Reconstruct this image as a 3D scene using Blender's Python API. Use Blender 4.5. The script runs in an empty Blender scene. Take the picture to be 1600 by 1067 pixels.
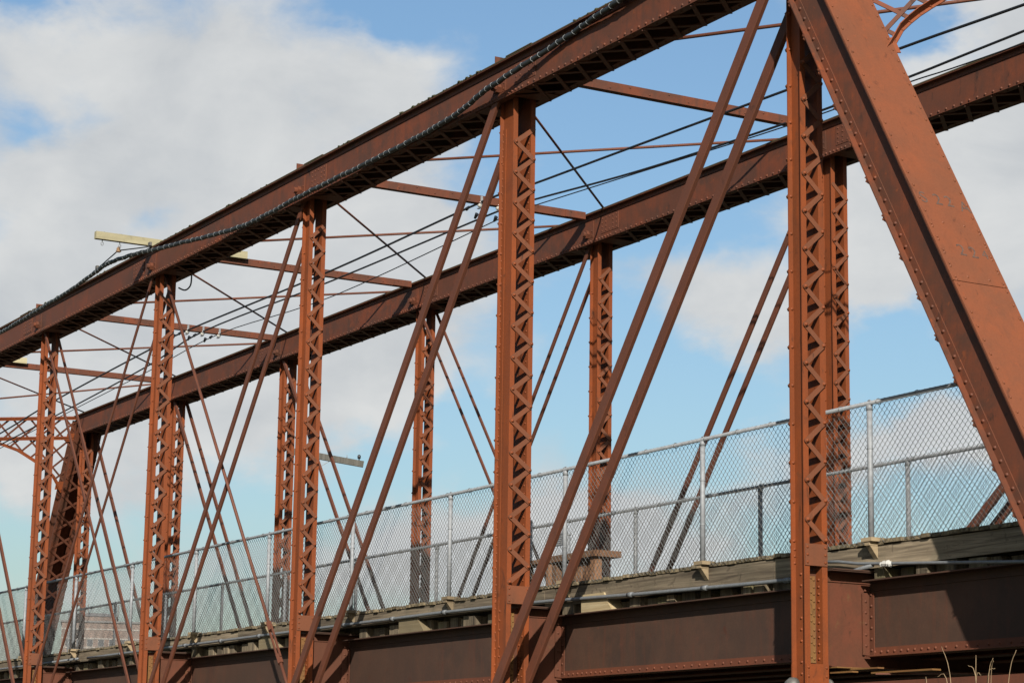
import bpy, math, random
from mathutils import Vector, Matrix
random.seed(7)
SC = bpy.context.scene
COL = SC.collection

# ------------------------------------------------------------------ camera
cam_d = bpy.data.cameras.new("camera")
cam = bpy.data.objects.new("camera", cam_d)
COL.objects.link(cam)
cam_d.sensor_width = 36.0
cam_d.lens = 81.49
cam_d.clip_start = 0.5
cam_d.clip_end = 6000.0
RT = Vector((0.497524, 0.867323, 0.014864))
UP = Vector((0.159746, -0.108451, 0.981183))
FW = Vector((-0.852614, 0.485787, 0.192508))
CAM = Vector((18.8384, -13.9684, 1.7))
m = Matrix.Identity(4)
for r in range(3):
    m[r][0], m[r][1], m[r][2], m[r][3] = RT[r], UP[r], -FW[r], CAM[r]
cam.matrix_world = m
SC.camera = cam
SC.render.resolution_x = 1024
SC.render.resolution_y = 682

# ------------------------------------------------------------------ sun, sky, exposure
SUN_TO = Vector((1.69, -1.0, 1.03)).normalized()
SUN_EL = math.asin(SUN_TO.z)
SUN_AZ = math.atan2(SUN_TO.x, SUN_TO.y)            # clockwise from +Y
sd = bpy.data.lights.new("sun", 'SUN')
sd.energy = 5.0
sd.angle = math.radians(0.53)
sd.color = (1.0, 0.94, 0.86)
sun = bpy.data.objects.new("sun", sd)
COL.objects.link(sun)
sun.rotation_euler = (-SUN_TO).to_track_quat('-Z', 'Y').to_euler()
sun.location = (20, -20, 30)

W_ = bpy.data.worlds.new("World")
SC.world = W_
W_.use_nodes = True
wt = W_.node_tree
wt.nodes.clear()


def wn(kind, **kw):
    n = wt.nodes.new(kind)
    for k, v in kw.items():
        setattr(n, k, v)
    return n


def wmath(op, a, b=None, c=None, clamp=False):
    n = wt.nodes.new('ShaderNodeMath')
    n.operation = op
    n.use_clamp = clamp
    for i, v in enumerate((a, b, c)):
        if v is None:
            continue
        if isinstance(v, (int, float)):
            n.inputs[i].default_value = v
        else:
            wt.links.new(v, n.inputs[i])
    return n.outputs[0]


SKY_STRENGTH = 0.06
out = wn('ShaderNodeOutputWorld')
bg = wn('ShaderNodeBackground')
wt.links.new(bg.outputs[0], out.inputs[0])
bg.inputs[1].default_value = SKY_STRENGTH
sky = wn('ShaderNodeTexSky', sky_type='NISHITA')
sky.sun_disc = False
sky.sun_elevation = SUN_EL
sky.sun_rotation = SUN_AZ
sky.air_density = 1.4
sky.dust_density = 1.8
sky.ozone_density = 4.0
tc = wn('ShaderNodeTexCoord')
sep = wn('ShaderNodeSeparateXYZ')
wt.links.new(tc.outputs['Generated'], sep.inputs[0])
X_, Y_, Z_ = sep.outputs
az = wmath('ARCTAN2', Y_, X_)
el = wmath('ARCSINE', Z_)
# cloud structure: noise over the whole sky, with banks and gaps at their bearings
mp = wn('ShaderNodeMapping')
mp.inputs['Scale'].default_value = (1, 1, 1.7)
wt.links.new(tc.outputs['Generated'], mp.inputs[0])


def wnoise(scale, detail, rough, dist=0.0, off=(0, 0, 0)):
    mm = wn('ShaderNodeVectorMath', operation='ADD')
    wt.links.new(mp.outputs[0], mm.inputs[0])
    mm.inputs[1].default_value = off
    n = wn('ShaderNodeTexNoise')
    n.inputs['Scale'].default_value = scale
    n.inputs['Detail'].default_value = detail
    n.inputs['Roughness'].default_value = rough
    n.inputs['Distortion'].default_value = dist
    wt.links.new(mm.outputs[0], n.inputs['Vector'])
    return n.outputs['Fac']


big = wnoise(9.0, 9.0, 0.56, 0.25)
fine = wnoise(34.0, 7.0, 0.6, 0.3, (3, 1, 7))
shade = wnoise(14.0, 6.0, 0.55, 0.3, (9, 4, 2))
warpa = wnoise(16.0, 5.0, 0.6, 0.0, (1, 8, 3))
warpe = wnoise(16.0, 5.0, 0.6, 0.0, (7, 2, 5))
azw = wmath('ADD', az, wmath('MULTIPLY', wmath('SUBTRACT', warpa, 0.5), 0.06))
elw = wmath('ADD', el, wmath('MULTIPLY', wmath('SUBTRACT', warpe, 0.5), 0.045))
# (bearing, elevation, half width, half height) in radians, amount
BANKS = [
    (2.7593, 0.2893, 0.1160, 0.0497, 1.00),
    (2.6772, 0.3062, 0.0359, 0.0276, 0.45),
    (2.6809, 0.3360, 0.0248, 0.0138, -0.70),
    (2.8370, 0.3298, 0.0166, 0.0083, -0.50),
    (2.8420, 0.2746, 0.0166, 0.0110, -0.50),
    (2.8093, 0.2809, 0.0166, 0.0124, -0.35),
    (2.7836, 0.2390, 0.0166, 0.0110, -0.55),
    (2.8155, 0.2427, 0.0414, 0.0248, 0.45),
    (2.8302, 0.2120, 0.0387, 0.0248, 0.50),
    (2.7640, 0.2044, 0.0911, 0.0359, 0.95),
    (2.6699, 0.2407, 0.0497, 0.0276, 1.00),
    (2.6738, 0.1744, 0.0552, 0.0221, 0.80),
    (2.6859, 0.2072, 0.0469, 0.0276, 0.80),
    (2.5737, 0.2941, 0.0690, 0.0525, -1.30),
    (2.5995, 0.2954, 0.0193, 0.0097, 0.70),
    (2.6164, 0.2719, 0.0166, 0.0138, 0.50),
    (2.5423, 0.2173, 0.0469, 0.0248, 0.90),
    (2.5844, 0.1979, 0.0193, 0.0193, -0.40),
    (2.5451, 0.1650, 0.0497, 0.0207, -0.70),
    (2.4081, 0.2717, 0.0414, 0.0911, 1.10),
    (2.4525, 0.3298, 0.0166, 0.0138, -0.90),
    (2.4749, 0.2467, 0.0193, 0.0248, 0.80),
    (2.4642, 0.2192, 0.0248, 0.0166, 0.60),
    (2.4510, 0.1903, 0.0304, 0.0221, -0.90),
    (2.4409, 0.1521, 0.0304, 0.0138, 1.30),
    (2.4790, 0.1430, 0.0221, 0.0110, 0.70),
    (2.8259, 0.1337, 0.0414, 0.0221, 0.80),
    (2.7539, 0.1610, 0.0552, 0.0221, 0.70),
    (2.8242, 0.1014, 0.0331, 0.0110, -0.30),
    (2.6786, 0.1412, 0.0359, 0.0124, -0.35),
    (2.7524, 0.1228, 0.0387, 0.0193, -0.35),
    (2.5949, 0.1234, 0.0359, 0.0124, 0.75),
    (2.5643, 0.1045, 0.0387, 0.0138, 0.80),
    (2.5120, 0.1321, 0.0193, 0.0097, 0.50),
    (2.6501, 0.1116, 0.0469, 0.0138, 0.50),
    (2.6884, 0.0944, 0.0828, 0.0166, 0.45),
    (2.7890, 0.1488, 0.0663, 0.0248, 0.60),
    (2.7768, 0.1820, 0.0718, 0.0248, 0.60),
    (2.5116, 0.1979, 0.0331, 0.0221, 0.35),
    (2.6344, 0.1641, 0.0166, 0.0331, -0.50),
    (2.8125, 0.0803, 0.0331, 0.0110, 0.30),
    (2.5174, 0.1485, 0.0166, 0.0138, 0.20),
]
acc = wmath('MULTIPLY_ADD', wmath('SUBTRACT', big, 0.5), 1.7, -0.08)
acc = wmath('ADD', acc, wmath('MULTIPLY', wmath('SUBTRACT', fine, 0.5), 0.75))
for (ba, be, ra, re_, am) in BANKS:
    dx = wmath('MULTIPLY', wmath('SUBTRACT', azw, ba), 1.0 / ra)
    dy = wmath('MULTIPLY', wmath('SUBTRACT', elw, be), 1.0 / re_)
    r2 = wmath('ADD', wmath('MULTIPLY', dx, dx), wmath('MULTIPLY', dy, dy))
    g = wmath('POWER', 2.718, wmath('MULTIPLY', r2, -1.0))
    acc = wmath('ADD', acc, wmath('MULTIPLY', g, am))
mr = wn('ShaderNodeMapRange', interpolation_type='SMOOTHSTEP')
mr.inputs['From Min'].default_value = -0.22
mr.inputs['From Max'].default_value = 0.66
wt.links.new(acc, mr.inputs['Value'])
cover = wmath('MULTIPLY', mr.outputs[0], 0.96)
cr = wn('ShaderNodeValToRGB')
cr.color_ramp.elements[0].position = 0.34
cr.color_ramp.elements[0].color = (4.45, 4.62, 4.78, 1)
cr.color_ramp.elements[1].position = 0.66
cr.color_ramp.elements[1].color = (5.75, 5.8, 5.75, 1)
wt.links.new(wmath('ADD', wmath('MULTIPLY', shade, 0.8), wmath('MULTIPLY', fine, 0.2)), cr.inputs[0])
bl = wn('ShaderNodeMix', data_type='RGBA', blend_type='MULTIPLY')
bl.inputs[0].default_value = 1.0
wt.links.new(sky.outputs[0], bl.inputs[6])
bl.inputs[7].default_value = (0.91, 0.97, 1.02, 1)
mx = wn('ShaderNodeMix', data_type='RGBA')
wt.links.new(cover, mx.inputs[0])
wt.links.new(bl.outputs[2], mx.inputs[6])
wt.links.new(cr.outputs[0], mx.inputs[7])
wt.links.new(mx.outputs[2], bg.inputs[0])

SC.view_settings.view_transform = 'Standard'
SC.view_settings.look = 'None'
SC.view_settings.gamma = 1.0
SC.view_settings.use_curve_mapping = False
SC.view_settings.exposure = 1.05
SC.render.engine = 'CYCLES'
SC.cycles.max_bounces = 6
SC.cycles.diffuse_bounces = 3
SC.cycles.glossy_bounces = 2

# ------------------------------------------------------------------ materials


def new_mat(name):
    mt = bpy.data.materials.new(name)
    mt.use_nodes = True
    nt = mt.node_tree
    nt.nodes.clear()
    o = nt.nodes.new('ShaderNodeOutputMaterial')
    b = nt.nodes.new('ShaderNodeBsdfPrincipled')
    nt.links.new(b.outputs[0], o.inputs[0])
    return mt, nt, b


def nz(nt, vec, scale, detail=4, rough=0.6, dist=0.0, vscale=(1, 1, 1)):
    mp = nt.nodes.new('ShaderNodeMapping')
    mp.inputs['Scale'].default_value = vscale
    nt.links.new(vec, mp.inputs[0])
    n = nt.nodes.new('ShaderNodeTexNoise')
    n.inputs['Scale'].default_value = scale
    n.inputs['Detail'].default_value = detail
    n.inputs['Roughness'].default_value = rough
    n.inputs['Distortion'].default_value = dist
    nt.links.new(mp.outputs[0], n.inputs['Vector'])
    return n.outputs['Fac']


def ramp(nt, fac, lo, hi, c0=(0, 0, 0, 1), c1=(1, 1, 1, 1)):
    r = nt.nodes.new('ShaderNodeValToRGB')
    r.color_ramp.elements[0].position = lo
    r.color_ramp.elements[0].color = c0
    r.color_ramp.elements[1].position = hi
    r.color_ramp.elements[1].color = c1
    nt.links.new(fac, r.inputs[0])
    return r.outputs[0]


def mixc(nt, fac, a, b):
    x = nt.nodes.new('ShaderNodeMix')
    x.data_type = 'RGBA'
    for i, v in ((0, fac), (6, a), (7, b)):
        if isinstance(v, (int, float, tuple)):
            x.inputs[i].default_value = v
        else:
            nt.links.new(v, x.inputs[i])
    return x.outputs[2]


def bump(nt, b, h, strength, dist=0.01):
    bp = nt.nodes.new('ShaderNodeBump')
    bp.inputs['Strength'].default_value = strength
    bp.inputs['Distance'].default_value = dist
    nt.links.new(h, bp.inputs['Height'])
    nt.links.new(bp.outputs[0], b.inputs['Normal'])


def c4(c):
    return (c[0], c[1], c[2], 1.0)


def steel(name, base, worn, stain, rough=0.62, spot=None, worn_lo=0.42, worn_hi=0.68, stain_amt=0.6):
    mt, nt, b = new_mat(name)
    geo = nt.nodes.new('ShaderNodeNewGeometry')
    P = geo.outputs['Position']
    n1 = nz(nt, P, 2.3, 6, 0.62, 0.4)
    n2 = nz(nt, P, 9.0, 5, 0.65, 0.2)
    n3 = nz(nt, P, 3.0, 4, 0.6, 0.3, (3.0, 3.0, 0.22))      # runs down the steel
    n4 = nz(nt, P, 45.0, 3, 0.6)
    col = mixc(nt, ramp(nt, n1, worn_lo, worn_hi), c4(base), c4(worn))
    f = nt.nodes.new('ShaderNodeMath')
    f.operation = 'MULTIPLY'
    nt.links.new(ramp(nt, n3, 0.50, 0.78), f.inputs[0])
    f.inputs[1].default_value = stain_amt
    col = mixc(nt, f.outputs[0], col, c4(stain))
    if spot:
        col = mixc(nt, ramp(nt, n2, 0.60, 0.74), col, c4(spot))
    n5 = nz(nt, P, 0.55, 5, 0.6, 0.8)
    n6 = nz(nt, P, 5.0, 6, 0.7, 0.6, (1.6, 1.6, 0.5))
    col = mixc(nt, ramp(nt, n5, 0.44, 0.66), col, c4(tuple(.35 * x + .65 * y for x, y in zip(base, worn))))
    col = mixc(nt, ramp(nt, n6, 0.60, 0.72), col, c4(tuple(x * .62 for x in stain)))
    g = nt.nodes.new('ShaderNodeMath')
    g.operation = 'MULTIPLY_ADD'
    nt.links.new(n4, g.inputs[0])
    g.inputs[1].default_value = 0.5
    g.inputs[2].default_value = 0.75
    h = nt.nodes.new('ShaderNodeMix')
    h.data_type = 'RGBA'
    h.blend_type = 'MULTIPLY'
    h.inputs[0].default_value = 0.6
    nt.links.new(col, h.inputs[6])
    nt.links.new(g.outputs[0], h.inputs[7])
    nt.links.new(h.outputs[2], b.inputs['Base Color'])
    b.inputs['Roughness'].default_value = rough
    b.inputs['Specular IOR Level'].default_value = 0.2
    bump(nt, b, n2, 0.25, 0.004)
    return mt


M = {}
M['post'] = steel('orange_painted_steel', (0.1377, 0.0322, 0.0075), (0.1009, 0.0263, 0.0080), (0.0504, 0.0203, 0.0092), spot=(0.0815, 0.0274, 0.0105), worn_lo=.40, worn_hi=.64)
M['chord'] = steel('brown_painted_steel', (0.0954, 0.0265, 0.0113), (0.0522, 0.0216, 0.0127), (0.0378, 0.0196, 0.0131), spot=(0.1260, 0.0335, 0.0113), stain_amt=.75, worn_lo=.38, worn_hi=.60)
M['endpost'] = steel('faded_red_steel', (0.1246, 0.0373, 0.0148), (0.1004, 0.0350, 0.0159), (0.0698, 0.0267, 0.0133), stain_amt=.5, spot=(0.1395, 0.0386, 0.0142), worn_lo=.38, worn_hi=.64)
M['bar'] = steel('brown_bar_steel', (0.0822, 0.0272, 0.0140), (0.0613, 0.0232, 0.0134), (0.0487, 0.0219, 0.0137), stain_amt=.5, spot=(0.0940, 0.0286, 0.0137))
M['beam'] = steel('dark_rusted_steel', (.046, .024, .0152), (.030, .0178, .0125), (.066, .023, .0125), rough=.7, stain_amt=.65, spot=(.056, .0235, .0145))
M['floor'] = steel('red_rusted_plate', (0.0718, 0.0227, 0.0112), (0.0503, 0.0202, 0.0106), (0.0395, 0.0176, 0.0087), rough=.7, spot=(0.0718, 0.0347, 0.0145))
M['toe'] = steel('rust_red_flange', (0.0921, 0.0285, 0.0132), (0.0679, 0.0239, 0.0128), (0.0485, 0.0221, 0.0136), rough=.7)
M['moss'] = steel('lichen_topped_steel', (0.0427, 0.0297, 0.0153), (0.0341, 0.0310, 0.0118), (0.0640, 0.0263, 0.0129), rough=.85, spot=(0.0568, 0.0506, 0.0176))
M['lace'] = steel('brown_lacing_steel', (0.1066, 0.0351, 0.0153), (0.0818, 0.0310, 0.0153), (0.0640, 0.0283, 0.0158), stain_amt=.5, spot=(0.1245, 0.0351, 0.0129))
M['ochre'] = steel('ochre_stained_steel', (0.1138, 0.0593, 0.0176), (0.0995, 0.0445, 0.0158), (0.0818, 0.0377, 0.0146), rough=.75)
M['block'] = None


def wood(name, base, dark, grain_axis='x', rough=0.85, green=None):
    mt, nt, b = new_mat(name)
    geo = nt.nodes.new('ShaderNodeNewGeometry')
    P = geo.outputs['Position']
    vs = {'x': (0.5, 14, 14), 'y': (14, 0.6, 14), 'z': (14, 14, 0.6)}[grain_axis]
    n1 = nz(nt, P, 1.6, 6, 0.65, 0.6, vs)
    n2 = nz(nt, P, 2.4, 5, 0.6, 0.3)
    col = mixc(nt, ramp(nt, n1, 0.36, 0.66), c4(dark), c4(base))
    col = mixc(nt, ramp(nt, n2, 0.52, 0.75), col, c4(green or tuple(x * 0.72 for x in base)))
    n3 = nz(nt, P, 7.0, 4, 0.6, 1.2, (1, 1, 1))
    col = mixc(nt, ramp(nt, n3, 0.60, 0.74), col, c4(tuple(x * 0.8 for x in dark)))
    oi = nt.nodes.new('ShaderNodeObjectInfo')
    mr = nt.nodes.new('ShaderNodeMapRange')
    mr.inputs['To Min'].default_value = 0.55
    mr.inputs['To Max'].default_value = 1.2
    nt.links.new(oi.outputs['Random'], mr.inputs['Value'])
    h = nt.nodes.new('ShaderNodeMix')
    h.data_type = 'RGBA'
    h.blend_type = 'MULTIPLY'
    h.inputs[0].default_value = 1.0
    nt.links.new(col, h.inputs[6])
    nt.links.new(mr.outputs[0], h.inputs[7])
    nt.links.new(h.outputs[2], b.inputs['Base Color'])
    b.inputs['Roughness'].default_value = rough
    b.inputs['Specular IOR Level'].default_value = 0.2
    bump(nt, b, n1, 0.5, 0.006)
    return mt


M['rim'] = wood('weathered_board', (.185, .147, .098), (.062, .047, .031), 'x', green=(.095, .08, .052))
M['plank'] = wood('deck_plank_wood', (.21, .165, .10), (.06, .046, .026), 'y', green=(.075, .062, .032))
M['tie'] = wood('old_tie_timber', (.15, .118, .075), (.045, .035, .023), 'z', green=(.105, .095, .038))
M['block'] = wood('pale_sawn_timber', (0.2214, 0.1789, 0.1063), (0.1701, 0.1275, 0.0682), 'x')
M['bracket'] = wood('tan_bracket_wood', (0.1957, 0.1488, 0.0894), (0.1532, 0.1151, 0.0682), 'x')
M['cream'] = wood('cream_crossarm_timber', (.36, .325, .205), (.28, .245, .145), 'y')
M['bench'] = wood('brown_bench_timber', (0.1466, 0.0770, 0.0403), (0.0880, 0.0476, 0.0264), 'x')
M['pole'] = wood('grey_pole_timber', (.062, .058, .050), (.036, .034, .028), 'z')


def plain(name, c, rough=0.5, metal=0.0, var=0.2, scale=20):
    mt, nt, b = new_mat(name)
    geo = nt.nodes.new('ShaderNodeNewGeometry')
    n = nz(nt, geo.outputs['Position'], scale, 4, 0.6)
    col = mixc(nt, ramp(nt, n, 0.35, 0.7), c4(tuple(x * (1 - var) for x in c)), c4(tuple(min(1, x * (1 + var)) for x in c)))
    nt.links.new(col, b.inputs['Base Color'])
    b.inputs['Roughness'].default_value = rough
    b.inputs['Metallic'].default_value = metal
    return mt


M['galv'] = plain('galvanised_pipe', (.135, .142, .147), 0.6, 0.0, .22)
M['conduit'] = plain('grey_conduit', (.105, .11, .112), 0.5, 0.15, .15)
M['wire'] = plain('galvanised_wire', (.085, .085, .08), 0.5, 0.25, .1)
M['cable'] = plain('black_cable_jacket', (0.0059, 0.0059, 0.0066), 0.5)
M['wrap'] = plain('black_wrapped_cable', (0.0073, 0.0088, 0.0088), 0.55)
M['band'] = plain('pale_lashing', (.13, .14, .14), 0.5)
M['insul'] = plain('white_porcelain', (.30, .295, .27), 0.25, 0, .05)
M['bronze'] = plain('bronze_clamp', (0.1913, 0.1107, 0.0550), 0.5, 0.3)
M['nut'] = plain('grey_pin_nut', (0.0682, 0.0638, 0.0550), 0.6, 0.2)
M['board'] = plain('pale_print', (.3, .3, .3), 0.5, 0, .04, 3)
M['notice'] = plain('grey_notice', (0.0726, 0.0762, 0.0806), 0.5, 0, .5, 26)
M['brick'] = plain('dull_brick', (0.1532, 0.1107, 0.0894), 0.9, 0, .2, 0.5)
M['pane'] = plain('dark_window_glass', (0.0469, 0.0513, 0.0594), 0.2)
M['stone'] = plain('pale_stone_band', (0.2338, 0.2126, 0.1869), 0.8, 0, .1, 1)
M['roof'] = plain('grey_roof', (0.1275, 0.1231, 0.1187), 0.8, 0, .1, 1)
M['ground'] = plain('dark_grass_ground', (.040, .042, .018), 0.95, 0, .35, 0.6)
M['abut'] = plain('abutment_stone', (0.1187, 0.1063, 0.0894), 0.9, 0, .25, 1.2)
M['twig'] = plain('dry_twig', (0.1532, 0.1019, 0.0513), 0.8, 0, .2)
M['moss_green'] = plain('moss', (.032, .034, .012), 0.95, 0, .35, 40)
M['ink'] = plain('faded_paint_mark', (.058, .030, .019), 0.8, 0, .4, 30)

# ------------------------------------------------------------------ mesh builder


def box_faces(o):
    return [(o, o + 3, o + 2, o + 1), (o + 4, o + 5, o + 6, o + 7), (o, o + 1, o + 5, o + 4),
            (o + 1, o + 2, o + 6, o + 5), (o + 2, o + 3, o + 7, o + 6), (o + 3, o, o + 4, o + 7)]


class MB:
    def __init__(s):
        s.v = []
        s.f = []
        s.mi = []
        s.mats = []
        s.cur = 0

    def mat(s, mt):
        if mt not in s.mats:
            s.mats.append(mt)
        s.cur = s.mats.index(mt)
        return s

    def add(s, vs, fs):
        o = len(s.v)
        s.v.extend(Vector(p) for p in vs)
        for f in fs:
            s.f.append(tuple(i + o for i in f))
            s.mi.append(s.cur)

    def box(s, x0, x1, y0, y1, z0, z1, fr=None):
        if x0 > x1: x0, x1 = x1, x0
        if y0 > y1: y0, y1 = y1, y0
        if z0 > z1: z0, z1 = z1, z0
        pts = [(x0, y0, z0), (x1, y0, z0), (x1, y1, z0), (x0, y1, z0), (x0, y0, z1), (x1, y0, z1), (x1, y1, z1), (x0, y1, z1)]
        if fr:
            pts = [fr(*p) for p in pts]
        s.add(pts, box_faces(0))

    def beam(s, a, b, w, h, up=Vector((0, 0, 1)), bev=0.0):
        a, b = Vector(a), Vector(b)
        d = (b - a).normalized()
        sd = d.cross(Vector(up)).normalized()
        u = sd.cross(d).normalized()
        w2, h2 = w / 2, h / 2
        if bev <= 0:
            sec = [(-w2, -h2), (w2, -h2), (w2, h2), (-w2, h2)]
        else:
            c = bev
            sec = [(-w2 + c, -h2), (w2 - c, -h2), (w2, -h2 + c), (w2, h2 - c), (w2 - c, h2), (-w2 + c, h2), (-w2, h2 - c), (-w2, -h2 + c)]
        n = len(sec)
        vs = [a + sd * x + u * y for x, y in sec] + [b + sd * x + u * y for x, y in sec]
        fs = [(i, (i + 1) % n, (i + 1) % n + n, i + n) for i in range(n)] + [tuple(range(n - 1, -1, -1)), tuple(range(n, 2 * n))]
        s.add(vs, fs)

    def tube(s, pts, r, n=8, caps=True):
        pts = [Vector(p) for p in pts]
        rings = []
        prev = None
        for i, p in enumerate(pts):
            t = (pts[min(i + 1, len(pts) - 1)] - pts[max(i - 1, 0)]).normalized()
            if prev is None:
                ref = Vector((0, 0, 1)) if abs(t.z) < 0.9 else Vector((1, 0, 0))
                u = t.cross(ref).normalized()
            else:
                u = (prev - t * prev.dot(t)).normalized()
            prev = u
            w = t.cross(u)
            rr = r[i] if isinstance(r, (list, tuple)) else r
            rings.append([p + (u * math.cos(2 * math.pi * k / n) + w * math.sin(2 * math.pi * k / n)) * rr for k in range(n)])
        vs = [q for ring in rings for q in ring]
        fs = []
        for i in range(len(pts) - 1):
            for k in range(n):
                a = i * n + k
                b = i * n + (k + 1) % n
                fs.append((a, b, b + n, a + n))
        if caps:
            fs.append(tuple(range(n - 1, -1, -1)))
            o = (len(pts) - 1) * n
            fs.append(tuple(o + k for k in range(n)))
        s.add(vs, fs)

    def dome(s, p, nrm, r=0.017, k=0.8, n=6):
        p, nrm = Vector(p), Vector(nrm).normalized()
        ref = Vector((0, 0, 1)) if abs(nrm.z) < 0.9 else Vector((1, 0, 0))
        u = nrm.cross(ref).normalized()
        w = nrm.cross(u)
        vs = []
        for rr, hh in ((r, -0.002), (r * 0.74, r * k * 0.68)):
            for i in range(n):
                a = 2 * math.pi * i / n
                vs.append(p + (u * math.cos(a) + w * math.sin(a)) * rr + nrm * hh)
        vs.append(p + nrm * r * k)
        fs = [(i, (i + 1) % n, (i + 1) % n + n, i + n) for i in range(n)] + [(n + i, n + (i + 1) % n, 2 * n) for i in range(n)]
        s.add(vs, fs)

    def mesh(s, name, smooth=False):
        me = bpy.data.meshes.new(name)
        me.from_pydata([tuple(v) for v in s.v], [], s.f)
        for mt in s.mats:
            me.materials.append(mt)
        if len(s.mats) > 1:
            me.polygons.foreach_set('material_index', s.mi)
        if smooth:
            me.polygons.foreach_set('use_smooth', [True] * len(me.polygons))
        me.validate()
        me.update()
        return me


ORG = {}


def link(name, me, parent=None, loc=(0, 0, 0), rot=None, label=None, cat=None, group=None, kind=None):
    """loc is the place in the world; parts are stored relative to their parent."""
    o = bpy.data.objects.new(name, me)
    COL.objects.link(o)
    loc = Vector(loc)
    if parent is not None:
        o.parent = parent
        o.location = loc - ORG[parent.name]
    else:
        o.location = loc
    ORG[o.name] = loc
    if rot is not None:
        o.rotation_euler = rot
    for k, v in (('label', label), ('category', cat), ('group', group), ('kind', kind)):
        if v:
            o[k] = v
    return o


def thing(name, loc, label, cat, group=None):
    return link(name, None, None, loc, None, label, cat, group)


def put(name, mb, parent, smooth=False, label=None, kind=None, base=None):
    """link a mesh whose points are in world coordinates under its parent"""
    me = mb.mesh(name, smooth)
    o = ORG[parent.name] if parent is not None else Vector((0, 0, 0))
    if o.length > 0:
        me.transform(Matrix.Translation(-o))
    return link(name, me, parent, o, None, label, None, None, kind)


# ------------------------------------------------------------------ the bridge: measures
P = 6.1               # panel
W = 5.103             # from outer face of near truss to outer face of far truss
ZP = 10.607           # upper pins
ZB = 2.87             # lower pins
YC = 0.265            # middle of a truss, from its outer face
SKEW = 4.2

ground = MB().mat(M['ground'])
ground.add([(-1500, -1500, 0), (1500, -1500, 0), (1500, 1500, 0), (-1500, 1500, 0)], [(0, 1, 2, 3)])
link('ground', ground.mesh('ground'), kind='structure')

bridge = thing('truss_bridge', (0, 0, 0), 'long rust-red riveted steel truss bridge with tall laced posts and a timber walkway deck', 'bridge')

# stone abutments at both ends, below the picture
for (x0, x1, y0, y1) in ((6.6, 14.0, 0.3, 9.5), (-53.0, -43.5, -4.0, 6.2)):
    ab = thing('stone_abutment', ((x0 + x1) / 2, (y0 + y1) / 2, 0),
               'stone abutment under the near end of the bridge' if x0 > 0 else 'stone abutment under the far end of the bridge', 'abutment')
    core = MB().mat(M['abut'])
    core.box(x0 + .03, x1 - .03, y0 + .03, y1 - .03, 0, 2.55)
    core.box(x0 - .1, x1 + .1, y0 - .1, y1 + .1, 2.55, 2.75)
    put('core', core, ab)
    for k in range(5):
        z0 = k * 0.51
        nb = 7
        for j in range(nb):
            s0 = x0 + (x1 - x0) * (j + (0.5 if k % 2 else 0)) / nb
            s1 = min(s0 + (x1 - x0) / nb - 0.02, x1)
            b = MB().mat(M['abut'])
            b.box(s0, s1, y0, y0 + .05, z0 + .01, z0 + .5)
            put('stone', b, ab)

# ------------------------------------------------------------------ vertical posts
N_LACE = [0]


def lace_mesh(L, wdt, mt, name='lacing_bar', th=0.010):
    """flat bar, long axis local Y, thickness local X, rounded ends"""
    mb = MB().mat(mt)
    pts = []
    h = wdt / 2
    for sgn in (1, -1):
        for a in (-80, -40, 0, 40, 80):
            t = math.radians(a)
            pts.append((sgn * (L / 2 + math.cos(t) * h), sgn * math.sin(t) * h))
    n = len(pts)
    vs = [(0, y, z) for y, z in pts] + [(th, y, z) for y, z in pts]
    fs = [(i, i + n, (i + 1) % n + n, (i + 1) % n) for i in range(n)] + [tuple(range(n)), tuple(range(2 * n - 1, n - 1, -1))]
    mb.add(vs, fs)
    return mb.mesh(name)


def bar_pts(a, b, wdt, n=4):
    return a, b


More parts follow.
